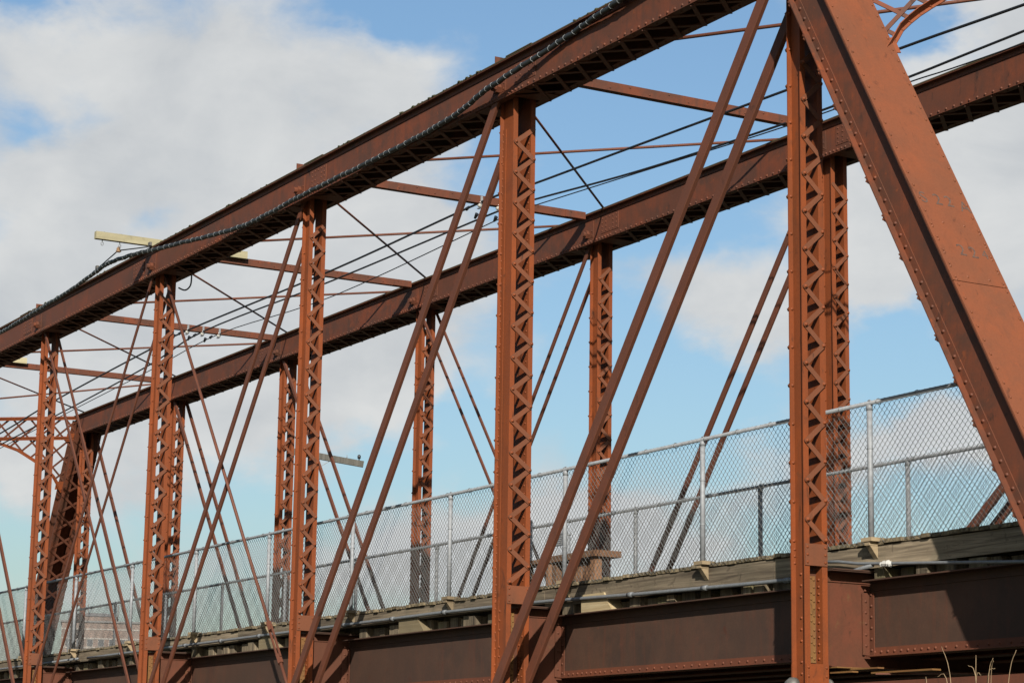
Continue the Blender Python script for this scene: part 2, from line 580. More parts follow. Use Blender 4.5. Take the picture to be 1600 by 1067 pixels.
def make_post(x, yo, width, depth, first_left, heavy=False, individual=True, z_top=10.52, mt=None):
    """yo = outer face y.  Two channels, toes out, laced on both the +X and -X faces."""
    mt = mt or M['post']
    y0, y1 = yo, yo + depth
    fl = 0.066
    t = 0.012
    hw = width / 2
    zb = 2.72
    mb = MB().mat(mt)
    for (yt, yw, s) in ((y0, y0 + fl, 1), (y1, y1 - fl, -1)):
        mb.box(x - hw, x + hw, yw - (t if s > 0 else 0), yw + (0 if s > 0 else t), zb, z_top)
        ya, yb = (yt, yw - t) if s > 0 else (yw + t, yt)
        mb.box(x + hw - t, x + hw, ya, yb, zb, z_top - .02)
        mb.box(x - hw, x - hw + t, ya, yb, zb, z_top - .02)
        if heavy:     # extra angle legs on the webs
            yy0, yy1 = (yw - t - .011, yw - t - .001) if s > 0 else (yw + t + .001, yw + t + .011)
            mb.box(x - hw + t + .001, x - hw + .085, yy0, yy1, zb, z_top - .4)
    post = put('vertical_post', mb, bridge)
    # batten plates, both faces
    zb0, zb1 = 4.023, 4.243
    low0, low1 = 2.80, 3.045
    yl, yr = y0 + 0.032, y1 - 0.032
    for sx in (1, -1):
        for a, b in ((zb0, zb1), (low0, low1)):
            bb = MB().mat(M['lace'] if sx > 0 and a > 3.5 else mt)
            xx = x + sx * (hw + 0.001)
            bb.box(xx, xx + sx * 0.010, y0 + .004, y1 - .004, a, b)
            bb.mat(mt)
            for yy in (yl, yr):
                for zz in (a + .035, (a + b) / 2, b - .035):
                    bb.dome((xx + sx * 0.010, yy, zz), (sx, 0, 0), 0.016)
            put('batten_plate', bb, post)
    # lacing
    pitch = 0.20
    zs = 4.285
    k = 0
    rv = MB().mat(mt)
    rear = MB().mat(M['lace'])
    dy = yr - yl
    L = math.hypot(dy, pitch)
    ang = math.atan2(pitch, dy)
    bm = lace_mesh(L, 0.054 if not heavy else 0.060, M['lace'])
    z = zs
    left = first_left
    n = int((10.28 - zs) / pitch)
    for i in range(n):
        za = zs + i * pitch
        zc = za + pitch / 2
        sgn = 1 if left else -1
        off = 0.0012 + (0.0108 if i % 2 else 0.0)
        if individual:
            link('lacing_bar', bm, post, (x + hw + off, (yl + yr) / 2, zc), (sgn * ang, 0, 0))
        else:
            a = Vector((x + hw + off + .005, yl, za if left else za + pitch))
            b = Vector((x + hw + off + .005, yr, za + pitch if left else za))
            d = (b - a).normalized() * .03
            rear.beam(a - d, b + d, 0.010, 0.054, Vector((0, -sgn * math.sin(ang), math.cos(ang))))
        # rear face, opposite hand
        a = Vector((x - hw - off - .005, yl, za + pitch if left else za))
        b = Vector((x - hw - off - .005, yr, za if left else za + pitch))
        d = (b - a).normalized() * .03
        rear.beam(a - d, b + d, 0.010, 0.054, Vector((0, sgn * math.sin(ang), math.cos(ang))))
        yn = yl if left else yr
        rv.dome((x + hw + .0225, yn, za), (1, 0, 0), 0.022, 1.0)
        rv.dome((x - hw - .0225, yr if left else yl, za), (-1, 0, 0), 0.026, 1.25)
        # rivet points seen inside the flanges
        if not left:
            rv.dome((x - hw + t, yl, za), (1, 0, 0), 0.019)
        else:
            rv.dome((x + hw - t, yr, za), (-1, 0, 0), 0.016)
        left = not left
    # rivet lines
    if heavy:
        zz = 2.9
        while zz < z_top - .45:
            rv.dome((x - hw + t, y0 + .048, zz), (1, 0, 0), 0.019, .95)
            rv.dome((x - hw + t, y1 - fl + t + .02 + .02, zz), (1, 0, 0), 0.014)
            rv.dome((x + hw - .05, y1 - fl, zz + .05), (0, -1, 0), 0.014)
            zz += 0.098
    zz = 2.95
    c = 0
    while zz < 4.0:   # floor-beam connection rivets through the outer web
        rv.dome((x - hw + .10, y0 + fl - t, zz), (0, -1, 0), 0.017)
        zz += 0.115 if c % 3 == 0 else (0.21 if c % 3 == 1 else 0.115)
        c += 1
    zz = 3.10
    while zz < 3.95:
        rv.dome((x + .055, y1 - fl, zz), (0, -1, 0), .016)
        zz += .072
    for zz in (4.06, 4.13, 4.20):
        rv.dome((x - hw + t, y0 + .04, zz), (1, 0, 0), 0.016)
    put('rivets', rv, post, True, kind='stuff')
    put('rear_lacing', rear, post, kind='stuff')
    return post


YO = 0.115
# x, width, depth, first node on the outer side, heavy
near_posts = [(0, .228, .287, False, False), (1, .355, .325, True, True), (2, .255, .275, True, False),
              (3, .24, .285, False, False), (4, .262, .275, True, False), (5, .26, .28, True, False)]
for (i, w_, d_, fl_, hv) in near_posts:
    make_post(-P * i, YO if not hv else YO - .0, w_, d_, fl_, hv, True)
for i in range(1, 7):
    make_post(-P * i, W + YO, .24, .278, i % 2 == 0, False, i <= 4)


# ------------------------------------------------------------------ box members: top chords and end posts
def frame(P0, d, nrm):
    P0, d, nrm = Vector(P0), Vector(d).normalized(), Vector(nrm).normalized()

    def fr(s, y, n):
        return P0 + d * s + Vector((0, 1, 0)) * y + nrm * n
    fr.d, fr.n, fr.P0 = d, nrm, P0
    return fr


CW0, CW1 = 0.0, 0.50      # outer faces of the two webs (from truss face)


def box_member(name, fr, L, top, mt_web, mt_cover, lattice_parts, pins, rivet_pitch, cover_mat_under=None, bot=-0.157,
               cover_seams=(), pin_side=None, cover_rivets=True, toes_out=True, CW1=0.50):
    t = 0.014
    mb = MB().mat(mt_web)
    for (yw, s) in ((CW0, 1), (CW1, -1)):
        mb.box(0, L, yw, yw + s * t, bot, top - .03, fr)                      # web
        if toes_out:
            mb.box(0, L, yw - s * .085, yw - s * .0125, bot, bot + .012, fr)     # outstanding bottom leg
        mb.box(0, L, yw - s * .012, yw - s * .0005, bot, bot + .085, fr)     # standing bottom leg
        mb.box(0, L, yw + s * (t + .001), yw + s * .10, bot + .001, bot + .013, fr)       # inner bottom leg
        mb.box(0, L, yw - s * .078, yw - s * .0125, top - .030, top - .018, fr)  # top outstanding leg
        mb.box(0, L, yw - s * .012, yw - s * .0005, top - .095, top - .018, fr)
    member = put(name, mb, bridge)
    # cover plate in lengths
    seams = [0.0] + list(cover_seams) + [L]
    for a, b in zip(seams[:-1], seams[1:]):
        cv = MB().mat(mt_cover)
        cv.box(a + .004, b - .004, CW0 - .082, CW1 + .082, top - .0175, top, fr)
        if cover_rivets:
            s_ = a + .05
            while s_ < b:
                for yy in (CW0 - .04, CW1 + .04):
                    cv.dome(fr(s_, yy, top), fr.n, 0.018)
                s_ += 0.165
        put('cover_plate', cv, member)
    # rivets
    rv = MB().mat(mt_web)
    s_ = 0.06
    while s_ < L - .03:
        rv.dome(fr(s_, CW0 - .012, bot + (.042 if toes_out else .032)), (0, -1, 0), 0.020, 0.9)
        near = min([abs(s_ - p) for p in pins] or [9])
        s_ += 0.085 if near < .75 else rivet_pitch
    yl, yr = (CW0 - .05, CW1 + .05) if toes_out else (CW0 + .05, CW1 - .05)
    s_ = 0.12
    while s_ < L - .03:
        dn = -fr.n
        rv.dome(fr(s_, yl, bot), dn, 0.015)
        rv.dome(fr(s_, yr, bot), dn, 0.015)
        s_ += 0.25
    put('rivets', rv, member, True, kind='stuff')
    # lattice on the open underside
    pitch = 0.5
    n = int((L - .6) / pitch)
    joined = MB().mat(M['bar'])  # darker bar colour stands in for deeper shade under the member
    dd = Vector((0, 1, 0)) * (yr - yl) + fr.d * pitch
    Lb = dd.length
    for i in range(n):
        s0 = .35 + i * pitch
        if pins and min(abs(s0 + pitch / 2 - p) for p in pins) < 0.42:
            continue
        for hand in (0, 1):
            a = fr(s0 if hand else s0 + pitch, yl - .03, bot - .006 - .0115 * hand)
            b = fr(s0 + pitch if hand else s0, yr + .03, bot - .006 - .0115 * hand)
            if lattice_parts and s0 < lattice_parts:
                q = MB().mat(M['bar'])  # same darker colour, shade put into the paint
                q.beam(a, b, 0.055, 0.010, fr.n)
                put('lattice_bar', q, member)
            else:
                joined.beam(a, b, 0.055, 0.010, fr.n)
    for p in pins:       # tie plates at the pins
        if 0.1 < p < L - .1:
            for (a, b) in ((p - .62, p - .30), (p + .30, p + .62)):
                joined.box(a, b, yl - .04, yr + .045, bot - .011, bot - .0012, fr)
    if joined.v:
        put('lattice', joined, member, kind='stuff')
    # pins, pin plates, splice plates on the side that faces the viewer
    for i, p in enumerate(pins):
        if not (0.3 < p < L - .3):
            continue
        side = pin_side[i] if pin_side else 1
        pl = MB().mat(mt_web)
        pl.box(p - .17, p + .17, CW0 - .010, CW0 - .0005, bot + .092, top - .12, fr)
        for q in (-.13, .13):
            for nn in (bot + .125, bot + .20):
                pl.dome(fr(p + q, CW0 - .010, nn), (0, -1, 0), 0.014)
        put('pin_plate', pl, member)
        nt_ = MB().mat(mt_web)
        c = fr(p, CW0 - .01, 0.0)
        nt_.tube([c, c + Vector((0, -.05, 0))], 0.072, 6)
        nt_.tube([c + Vector((0, -.05, 0)), c + Vector((0, -.10, 0))], 0.046, 10)
        put('pin_nut', nt_, member)
        # splice
        a, b = (p - .92, p - .40) if side > 0 else (p + .40, p + .92)
        sp = MB().mat(M['bar'])
        sp.box(a, b, CW0 - .011, CW0 - .0007, bot + .095, top - .115, fr)
        for ii in range(5):
            for jj in range(4):
                if jj in (1, 2) and ii in (2,):
                    continue
                sp.dome(fr(a + .05 + ii * (b - a - .1) / 4, CW0 - .011, bot + .13 + jj * (top - bot - .28) / 3), (0, -1, 0), 0.015)
        put('splice_plate', sp, member)
    return member


TOP = 0.327
# near: hip at x=0, far hip at x=-36.6-SKEW ; run along -X
fr_near = frame((0.12, 0, ZP), (-1, 0, 0), (0, 0, 1))
box_member('top_chord', fr_near, 36.6 + SKEW + .24, TOP, M['chord'], M['moss'], 19.0, [P * i + .12 for i in range(1, 7)], 0.15, toes_out=False, CW1=.55,
           cover_seams=[P * i + .12 + .5 for i in range(1, 7)], pin_side=[1, 1, -1, -1, -1, -1])
nc = [o for o in bridge.children if o.name.startswith('top_chord')][0]
for i in range(1, 6):
    s0 = P * i + .12 + (-.62 if i <= 2 else .62)
    sp = MB().mat(M['moss'])
    sp.box(s0 - .32, s0 + .32, CW0 - .088, CW1 + .14, TOP + .0008, TOP + .014, fr_near)
    for k in range(7):
        for yy in (CW0 - .04, CW1 + .09):
            sp.dome(fr_near(s0 - .27 + k * .09, yy, TOP + .014), (0, 0, 1), .018)
    put('cover_splice', sp, nc)
ms = MB().mat(M['moss_green'])
for k in range(900):
    s0 = random.uniform(.5, 34.0)
    if math.sin(s0 * 1.9) + math.sin(s0 * .83 + 1) < random.uniform(-.6, 1.2):
        continue
    c = fr_near(s0, CW0 - random.uniform(.03, .079), TOP + .001)
    ms.dome(c, (random.uniform(-.3, .3), random.uniform(-.3, .3), 1), random.uniform(.012, .034), random.uniform(.35, .8), 5)
put('moss', ms, nc, kind='stuff')
fr_far = frame((SKEW + .12, W, ZP), (-1, 0, 0), (0, 0, 1))
box_member('top_chord', fr_far, 36.6 + SKEW + .24, TOP, M['chord'], M['moss'], 0, [P * i + .12 + SKEW for i in range(1, 6)], 0.15, toes_out=False, CW1=.55,
           cover_seams=[P * i + .12 + SKEW + .5 for i in range(1, 6)], pin_side=[1, 1, 1, -1, -1])
# end posts
EX = 4.40
LE = math.hypot(EX, ZP - ZB)
for (xh, yt, sg, nm) in ((0, 0, 1, 'near'), (SKEW, W, 1, 'far'), (-36.6 - SKEW, 0, -1, 'near'), (-36.6, W, -1, 'far')):
    d = Vector((sg * EX, 0, ZB - ZP)).normalized()
    nrm = Vector((sg * (ZP - ZB), 0, EX)).normalized()
    fr = frame(Vector((xh, yt, ZP)) - d * 0.10, d, nrm)
    seam = [5.05] if xh == 0 else []
    ep = box_member('end_post', fr, LE + .3, 0.28, M['chord'], M['endpost'], 0, [], 0.15, bot=-.185,
                    cover_seams=seam)
    if xh == 0:
        # inner splice plate rivets above the seam and worn painted marks
        ex = MB().mat(M['endpost'])
        for k in range(5):
            for yy in (CW0 - .04, CW1 + .04):
                ex.dome(fr(4.30 + k * .165 + .075, yy, .28), nrm, 0.018)
        for yy in (.12, .38):
            ex.dome(fr(4.30, yy, .28), nrm, 0.018)
            ex.dome(fr(4.98, yy, .28), nrm, 0.018)
        put('rivets', ex, ep, True, kind='stuff')
        for txt, s_, y_, size in (('S', 4.06, -.03, .2), ('2', 4.06, .14, .2), ('2', 4.06, .28, .2), ('A', 4.10, .44, .2), ('2', 4.70, .15, .2), ('2', 4.71, .29, .2), ('4', 4.70, .44, .16)):
            cu = bpy.data.curves.new('mark', 'FONT')
            cu.body = txt
            cu.size = size
            tmp = bpy.data.objects.new('tmp_mark', cu)
            COL.objects.link(tmp)
            dg = bpy.context.evaluated_depsgraph_get()
            me = bpy.data.meshes.new_from_object(tmp.evaluated_get(dg))
            bpy.data.objects.remove(tmp)
            me.name = 'painted_mark'
            o0 = fr(s_, y_, .28 + .002)
            # text x -> +Y across the plate, text y -> up the plate
            mm = Matrix(((0, -d.x, nrm.x, o0.x), (1, 0, 0, o0.y), (0, -d.z, nrm.z, o0.z), (0, 0, 0, 1)))
            me.transform(mm)
            me.materials.clear()
            me.materials.append(M['ink'])
            link('painted_mark', me, ep)

# ------------------------------------------------------------------ diagonals


def diagonal(a, b, depth, thick, parent=bridge, name='diagonal_bar'):
    mb = MB().mat(M['bar'])
    a, b = Vector(a), Vector(b)
    d = (b - a).normalized()
    up = Vector((0, 1, 0)).cross(d)
    mb.beam(a, b, thick, depth, up, 0.006)
    return put(name, mb, parent)


def rod(a, b, r, name='counter_rod', n=8):
    mb = MB().mat(M['bar'])
    mb.tube([a, b], r, n)
    return put(name, mb, bridge, True)


def pair(i, j, yo, ya, yb, depth, thick):
    for y in (ya, yb):
        diagonal((-P * i, yo + y, ZP), (-P * j, yo + y, ZB), depth, thick)


pair(0, 1, 0, -.03 + .05, .43, .145, .055)
pair(1, 2, 0, .03, .385, .125, .05)
pair(2, 3, 0, .12, .345, .095, .04)
pair(3, 4, 0, .06, .42, .065, .03)
pair(4, 3, 0, .10, .345, .07, .03)
pair(5, 4, 0, .10, .40, .10, .04)
diagonal((-36.6 - SKEW, .05, ZP), (-P * 5, .05, ZB), .12, .05)
diagonal((-36.6 - SKEW, .45, ZP), (-P * 5, .45, ZB), .12, .05)
pair(1, 2, W, .10, .40, .10, .04)
pair(2, 3, W, .11, .38, .075, .035)
pair(3, 2, W, .05, .39, .06, .03)
pair(4, 3, W, .085, .415, .085, .04)
pair(5, 4, W, .12, .41, .10, .04)
pair(6, 5, W, .05, .43, .11, .045)
for y in (.08, .40):
    diagonal((SKEW, W + y, ZP), (-P, W + y, ZB), .12, .05)
# counter with a turnbuckle
a = Vector((-P * 3, .195, ZP))
b = Vector((-P * 2, .195, ZB))
d = (b - a).normalized()
Lr = (b - a).length
tb = a + d * (Lr * .868)
rod(a, tb - d * .30, .026)
cr_ = rod(tb + d * .30, b, .026)
tbm = MB().mat(M['bar'])
for y in (-.045, .045):
    q = Vector((d.z, 0, -d.x)) * y
    tbm.beam(tb - d * .30 + q, tb + d * .30 + q, .03, .022, Vector((0, 1, 0)).cross(d))
for e in (-1, 1):
    tbm.tube([tb + d * (e * .24), tb + d * (e * .40)], .046, 6)
put('turnbuckle', tbm, cr_)

# lower chord eyebars
for yt in (0, W):
    for y in (.10, .20, .33, .43):
        mb = MB().mat(M['bar'])
        mb.beam((EX if yt == 0 else SKEW + EX, yt + y, ZB - .11), (-36.6 - SKEW - EX if yt == 0 else -36.6 - EX, yt + y, ZB - .11), .03, .13)
        put('lower_chord_bar', mb, bridge)
for i in range(0, 7):
    for yt in (0, W):
        for seq in ([(-.03, .05, 10), (.0201, .085, 14), (.07, .085, 14)], [(.47, .085, 14), (.50, .085, 14)]):
            nb = MB().mat(M['nut'])
            nb.tube([(-P * i, yt + q[0], ZB - .045) for q in seq], [q[1] for q in seq], 14)
            put('pin_nut', nb, bridge, True)

# ------------------------------------------------------------------ top struts, laterals, portals
for i in range(1, 6):
    x = -P * i
    mb = MB().mat(M['chord'])
    y0, y1 = CW1 + .09, W - .09
    mb.box(x + .045, x + .057, y0, y1, 10.845, 10.966)
    mb.box(x - .055, x + .044, y0, y1, 10.955, 10.966)
    mb.box(x - .055, x + .044, y0, y1, 10.845, 10.856)
    mb.box(x + .058, x + .064, y0, y0 + .38, 10.85, 10.962)
    mb.box(x + .058, x + .064, y1 - .38, y1, 10.85, 10.962)
    yy = y0 + .12
    while yy < y1:
        mb.dome((x + .064 if yy < y0 + .38 or yy > y1 - .38 else x + .057, yy, 10.935 if int(yy * 10) % 2 else 10.885), (1, 0, 0), .015)
        yy += .31
    st = put('top_strut', mb, bridge)
    if i not in (3, 5):
        gp = MB().mat(M['chord'])
        gp.box(x - .012, x + .0, CW0 - .070, CW1 + .05, ZP + TOP + .001, ZP + TOP + .095)
        gp.box(x - .10, x + .11, CW0 - .060, CW0 + .28, ZP + TOP + .0005, ZP + TOP + .012)
        put('strut_end_plate', gp, st)
ZL = 10.95
for i in range(1, 6):
    rod((-P * i - .64, .5, ZL), (-P * (i + 1) + .45, W + .02, ZL), .018, 'lateral_rod')
for i in range(2, 6):
    rod((-P * i + .63, .5, ZL), (-P * (i - 1) - .88, W + .02, ZL), .021, 'lateral_rod')
rod((-5.3, .5, ZL), (1.27, W + .02, ZL), .024, 'lateral_rod')
rod((-39.0, .5, ZL), (-P * 5 - .6, W + .02, ZL), .021, 'lateral_rod')


def portal(P0, e, sg, label):
    """lattice frame in the sloping plane of the two end posts with curved knees"""
    P0, e = Vector(P0), Vector(e)
    Lp = e.length
    e = e / Lp
    dn = Vector((sg * EX, 0, ZB - ZP)).normalized()
    nrm = e.cross(dn).normalized()
    if nrm.x < 0:
        nrm = -nrm

    def pt(a, b, n=0.0):
        return P0 + e * a + dn * b + nrm * n
    mb = MB().mat(M['post'])
    up = dn
    a0, a1 = .30, Lp - .30
    for b in (-.345, .20):
        mb.beam(pt(a0, b, .0), pt(a1, b, .0), .10, .012, dn)
        mb.beam(pt(a0, b + .035, .03), pt(a1, b + .035, .03), .012, .07, dn)
    root = put('portal_brace', mb, bridge)
    # arch knees

    AR = ((.20, 1.85), (.33, 1.66), (.42, 1.55), (.62, 1.275), (.82, 1.10), (1.10, .91), (1.69, .56), (2.25, .355), (2.8, .26), (3.35, .235))

    def arch(a):
        q = max(.20, min(a, Lp - a))
        for (qa, ba), (qb, bb) in zip(AR[:-1], AR[1:]):
            if q <= qb:
                return ba + (bb - ba) * (q - qa) / (qb - qa)
        return .235
    for half in (0, 1):
        rib = MB().mat(M['post'])
        N = 18
        prev = None
        for k in range(N + 1):
            t = k / N
            q = .30 + 2.95 * (t ** 1.5)
            a = q if half == 0 else Lp - q
            p = pt(a, arch(a))
            if prev is not None:
                dd = (p - prev).normalized()
                rib.beam(prev - dd * .004, p + dd * .004, .012, .075, nrm.cross(dd))
                rib.beam(prev - dd * .004 + nrm * .05, p + dd * .004 + nrm * .05, .10, .011, nrm.cross(dd))
                if k % 2:
                    rib.dome(p + nrm * .012, nrm, .016)
            prev = p
        put('arch_rib', rib, root)
    for a in (.40, Lp - .40):
        for b in (1.52, .20):
            gs = MB().mat(M['post'])
            gs.box(-.13, .10, -.10, .12, .014, .024, lambda x, y, z: pt(a + x, b + y, z))
            put('gusset_plate', gs, root)
    # lattice bars, clipped between top rail and arch
    for hand in (0, 1):
        a = -1.6
        while a < Lp + 1.6:
            pts = []
            for k in range(0, 61):
                b = -.345 + 2.0 * k / 60
                aa = a + (b + .345) * (1.0 if hand else -1.0)
                if .27 < aa < Lp - .27 and b < arch(aa) + .01:
                    pts.append((aa, b))
            if len(pts) > 4:
                q = MB().mat(M['chord'])
                p0 = pt(*pts[0], -.012 - .012 * hand)
                p1 = pt(*pts[-1], -.012 - .012 * hand)
                q.beam(p0, p1, .05, .010, nrm)
                put('lattice_bar', q, root)
            a += .46
    return root


portal((-36.6, W + .25, ZP), (-SKEW, -W, 0), -1, 'far')
portal((0, .25, ZP), (SKEW, W, 0), 1, 'near')

# ------------------------------------------------------------------ floor beams, stringers
YS = [1.02, 1.75, 2.5, 3.2, 3.9, W + .53 - 1.02]  # unseen inner lines include extras added to darken the view under the deck


def floor_beam(x, y0=.19, y1=W + .35):
    mb = MB().mat(M['floor'])
    mb.box(x - .008, x + .008, y0, y1, 3.04, 3.985)
    mb.mat(M['beam'])
    for sx in (1, -1):
        ys = .43
        mb.box(x + sx * .0095, x + sx * .165, ys, W + .12, 3.985, 3.997)
        mb.mat(M['floor'])
        mb.box(x + sx * .0095, x + sx * .02, ys, W + .12, 3.885, 3.984)
        mb.box(x + sx * .0095, x + sx * .125, ys, W + .12, 3.028, 3.040)
        mb.box(x + sx * .0095, x + sx * .02, ys, W + .12, 3.041, 3.13)
        mb.mat(M['beam'])
    mb.box(x - .175, x + .175, .43, W + .12, 3.998, 4.010)
    fb = put('floor_beam', mb, bridge)
    rv = MB().mat(M['ochre'])
    # end connection seen inside the post opening
    rv.box(x + .009, x + .018, .196, .320, 3.06, 3.93)
    for k in range(12):
        rv.dome((x + .018, .30, 3.10 + k * .072), (1, 0, 0), .016)
        if k % 3 != 1:
            rv.dome((x + .018, .265, 3.12 + k * .072), (1, 0, 0), .016)
    put('end_angle', rv, fb)
    fl = MB().mat(M['ochre'])
    fl.box(x + .021, x + .20, .44, .80, 3.012, 3.024)
    fl.box(x + .03, x + .62, .62, .70, 2.995, 3.010)
    fl.box(x + .05, x + .40, .47, .55, 2.96, 2.975)
    fl.box(x + .10, x + 1.05, .95, 1.06, 2.975, 2.992)
    put('lateral_plate', fl, fb)
    return fb


for i in range(0, 7):
    floor_beam(-P * i)
floor_beam(4.6, -.2, W + 5)
floor_beam(-36.6 - SKEW)


def stringer(x0, x1, y):
    mb = MB().mat(M['beam'])
    zt, zb = 3.915, 3.145
    mb.box(x0, x1, y - .006, y + .006, zb + .012, zt - .014)
    for s in (1, -1):
        mb.mat(M['beam'])
        mb.box(x0 + .06, x1 - .06, y + s * .0065, y + s * .155, zt - .014, zt)
        mb.box(x0 + .06, x1 - .06, y + s * .0065, y + s * .018, zt - .10, zt - .0145)
        mb.mat(M['toe'])
        mb.box(x0 + .03, x1 - .03, y + s * .0065, y + s * .110, zb, zb + .013)
        mb.box(x0 + .03, x1 - .03, y + s * .0065, y + s * .018, zb + .0135, zb + .095)
        mb.mat(M['floor'])
        for xe, sg in ((x0, 1), (x1, -1)):
            mb.box(xe, xe + sg * .085, y + s * .0185, y + s * .030, zb + .02, zt - .12)
            mb.box(xe + sg * .001, xe + sg * .013, y + s * .031, y + s * .115, zb + .02, zt - .12)
    st = put('stringer', mb, bridge)
    rv = MB().mat(M['toe'])
    x = x0 + .08
    k = 0
    while x < x1 - .05:
        rv.dome((x, y - .018, zb + .05), (0, -1, 0), .017)
        x += .105 if (x - x0 < 1.0 or x1 - x < 1.0) else .155
    rv.mat(M['floor'])
    for xe, sg in ((x0, 1), (x1, -1)):
        for q in range(6):
            zz = zb + .07 + q * .112
            rv.dome((xe + sg * .05, y - .030, zz), (0, -1, 0), .017)
            rv.dome((xe + sg * .013, y - .075, zz + .045), (sg, 0, 0), .017)
    put('rivets', rv, st, True, kind='stuff')
    return st


for i in range(0, 6):
    for y in YS:
        stringer(-P * (i + 1) + .0215, -P * i - .0215, y)
for y in YS:
    stringer(.0215, 4.6 - .0215, y)
    stringer(-36.6 - SKEW + .0215, -36.6 - .0215, y)
# lower lateral angles, crossing under the floor
for i in range(0, 6):
    for (a, b) in (((-P * i - .3, .6, 2.98), (-P * (i + 1) + .3, W - .1, 2.98)), ((-P * (i + 1) + .3, .6, 2.955), (-P * i - .3, W - .1, 2.955))):
        mb = MB().mat(M['bar'])
        mb.beam(a, b, .09, .012)
        put('lower_lateral', mb, bridge)
for (a, b) in (((.25, .9, 2.965), (4.4, 4.6, 2.965)), ((.3, 2.0, 2.93), (4.4, .5, 2.93))):
    mb = MB().mat(M['bar'])
    mb.beam(a, b, .10, .014)
    put('lower_lateral', mb, bridge)

# ------------------------------------------------------------------ timber deck
RY = 0.925
x = 4.9
seg = 0
while x > -41:
    L = 4.88 if seg else 6.4
    mb = MB().mat(M['rim'])
    dz = random.uniform(-.006, .006)
    mb.box(x - L + .012, x, RY + random.uniform(0, .006), RY + .05, (4.035 if seg < 2 else 4.088) + dz, 4.258 + dz * .4)
    put('rim_board', mb, bridge)
    mb = MB().mat(M['rim'])
    mb.box(x - L + .012, x, 4.10, 4.15, 4.035, 4.258)
    put('rim_board', mb, bridge)
    x -= L
    seg += 1
# planks across: ends stand on the rim
pm = []
for k in range(6):
    wv = .116 + .009 * (k % 3)
    mb = MB().mat(M['plank'])
    mb.box(-wv / 2, wv / 2, -1.66, 1.64, 0, .040)
    pm.append(mb.mesh('deck_plank'))
x = 4.8
n = 0
far_planks = MB().mat(M['plank'])
while x > -41.0:
    yy = 2.572 + random.uniform(-.022, .018)
    zz = 4.2625 + random.uniform(0, .013)
    if n < 296:
        link('deck_plank', pm[random.randrange(6)], bridge, (x, yy, zz))
    else:
        far_planks.box(x - .064, x + .064, yy - 1.66, yy + 1.64, zz, zz + .04)
    x -= .1445
    n += 1
put('far_deck_planks', far_planks, bridge, kind='stuff')
# ties on the stringers
x = 4.5
while x > -36.4:
    wd = random.choice((.15, .18, .2, .22, .25))
    ht = random.uniform(.095, .115) if x > -5 else random.uniform(.125, .165)
    near_beam = abs((x / P) - round(x / P)) * P < .22
    if not near_beam:
        mb = MB().mat(M['tie'])
        ye = .97 + random.uniform(-.05, .12)
        sl = random.uniform(-.02, .03)
        pts = [(x - wd / 2, ye, 3.916), (x + wd / 2 + sl, ye, 3.916), (x + wd / 2 + sl, 4.72, 3.916), (x - wd / 2, 4.72, 3.916),
               (x - wd / 2, ye, 3.916 + ht), (x + wd / 2, ye, 3.916 + ht), (x + wd / 2, 4.72, 3.916 + ht), (x - wd / 2, 4.72, 3.916 + ht)]
        mb.add(pts, box_faces(0))
        put('timber_tie', mb, bridge)
    x -= wd + random.choice((.02, .05, .12, .2, .07))
# joists under the planks
for y in (1.25, 1.9, 2.55, 3.2, 3.85):
    mb = MB().mat(M['tie'])
    mb.box(-41, 4.7, y - .05, y + .05, 4.045, 4.26)
    put('deck_joist', mb, bridge)
# pale trapezoid blocks
for (xa, xb, xt) in ((-5.44, -4.74, -4.90), (-10.34, -9.58, -9.76), (-15.20, -14.52, -14.68), (-20.1, -19.4, -19.56), (-26.0, -25.3, -25.46)):
    mb = MB().mat(M['block'])
    ya, yb = .895, 1.10
    z0, z1 = 3.918, 4.078
    za = 4.036
    mb.add([(xa, ya, z0), (xb, ya, z0), (xb, yb, z0), (xa, yb, z0), (xa, ya, z1), (xt, ya, z1), (xt, yb, z1), (xa, yb, z1)], box_faces(0))
    # tongue in front of the rim
    mb.add([(xa, .898, z1), (xt, .898, z1), (xt, .922, z1), (xa, .922, z1), (xa, .898, 4.135), (xt - .03, .898, 4.135), (xt - .03, .922, 4.135), (xa, .922, 4.135)], box_faces(0))
    put('timber_block', mb, bridge)

# ------------------------------------------------------------------ chain link fences


def bay_mesh(L, H, pitch, name):
    """woven zig-zag wires, one after the other, standing in the XZ plane"""
    n = int(round(L / pitch))
    pitch = L / n
    m_ = int(round(H / pitch * 2))
    dz = H / m_
    V, F = [], []
    r = 0.0027
    for i in range(n):
        xc = i * pitch
        base = None
        for k in range(m_ + 1):
            ph = (k % 2)
            px = xc + (pitch * .5 + .001 if ph else -.001)
            if i % 2 == 0:
                pass
            pz = k * dz
            py = .0035 if (ph == 1) else -.0035
            o = len(V)
            V += [(px, py - r * 1.1, pz), (px + r, py + r * .6, pz), (px - r, py + r * .6, pz)]
            if base is not None:
                for q in range(3):
                    F.append((base + q, base + (q + 1) % 3, o + (q + 1) % 3, o + q))
            base = o
        # second strand completes the diamond
        base = None
        for k in range(m_ + 1):
            ph = (k % 2)
            px = xc + (pitch * .5 - .001 if ph else pitch + .001)
            pz = k * dz
            py = -.0035 if (ph == 1) else .0035
            o = len(V)
            V += [(px, py - r * 1.1, pz), (px + r, py + r * .6, pz), (px - r, py + r * .6, pz)]
            if base is not None:
                for q in range(3):
                    F.append((base + q, base + (q + 1) % 3, o + (q + 1) % 3, o + q))
            base = o
    me = bpy.data.meshes.new(name)
    me.from_pydata(V, [], F)
    me.materials.append(M['wire'])
    me.update()
    return me


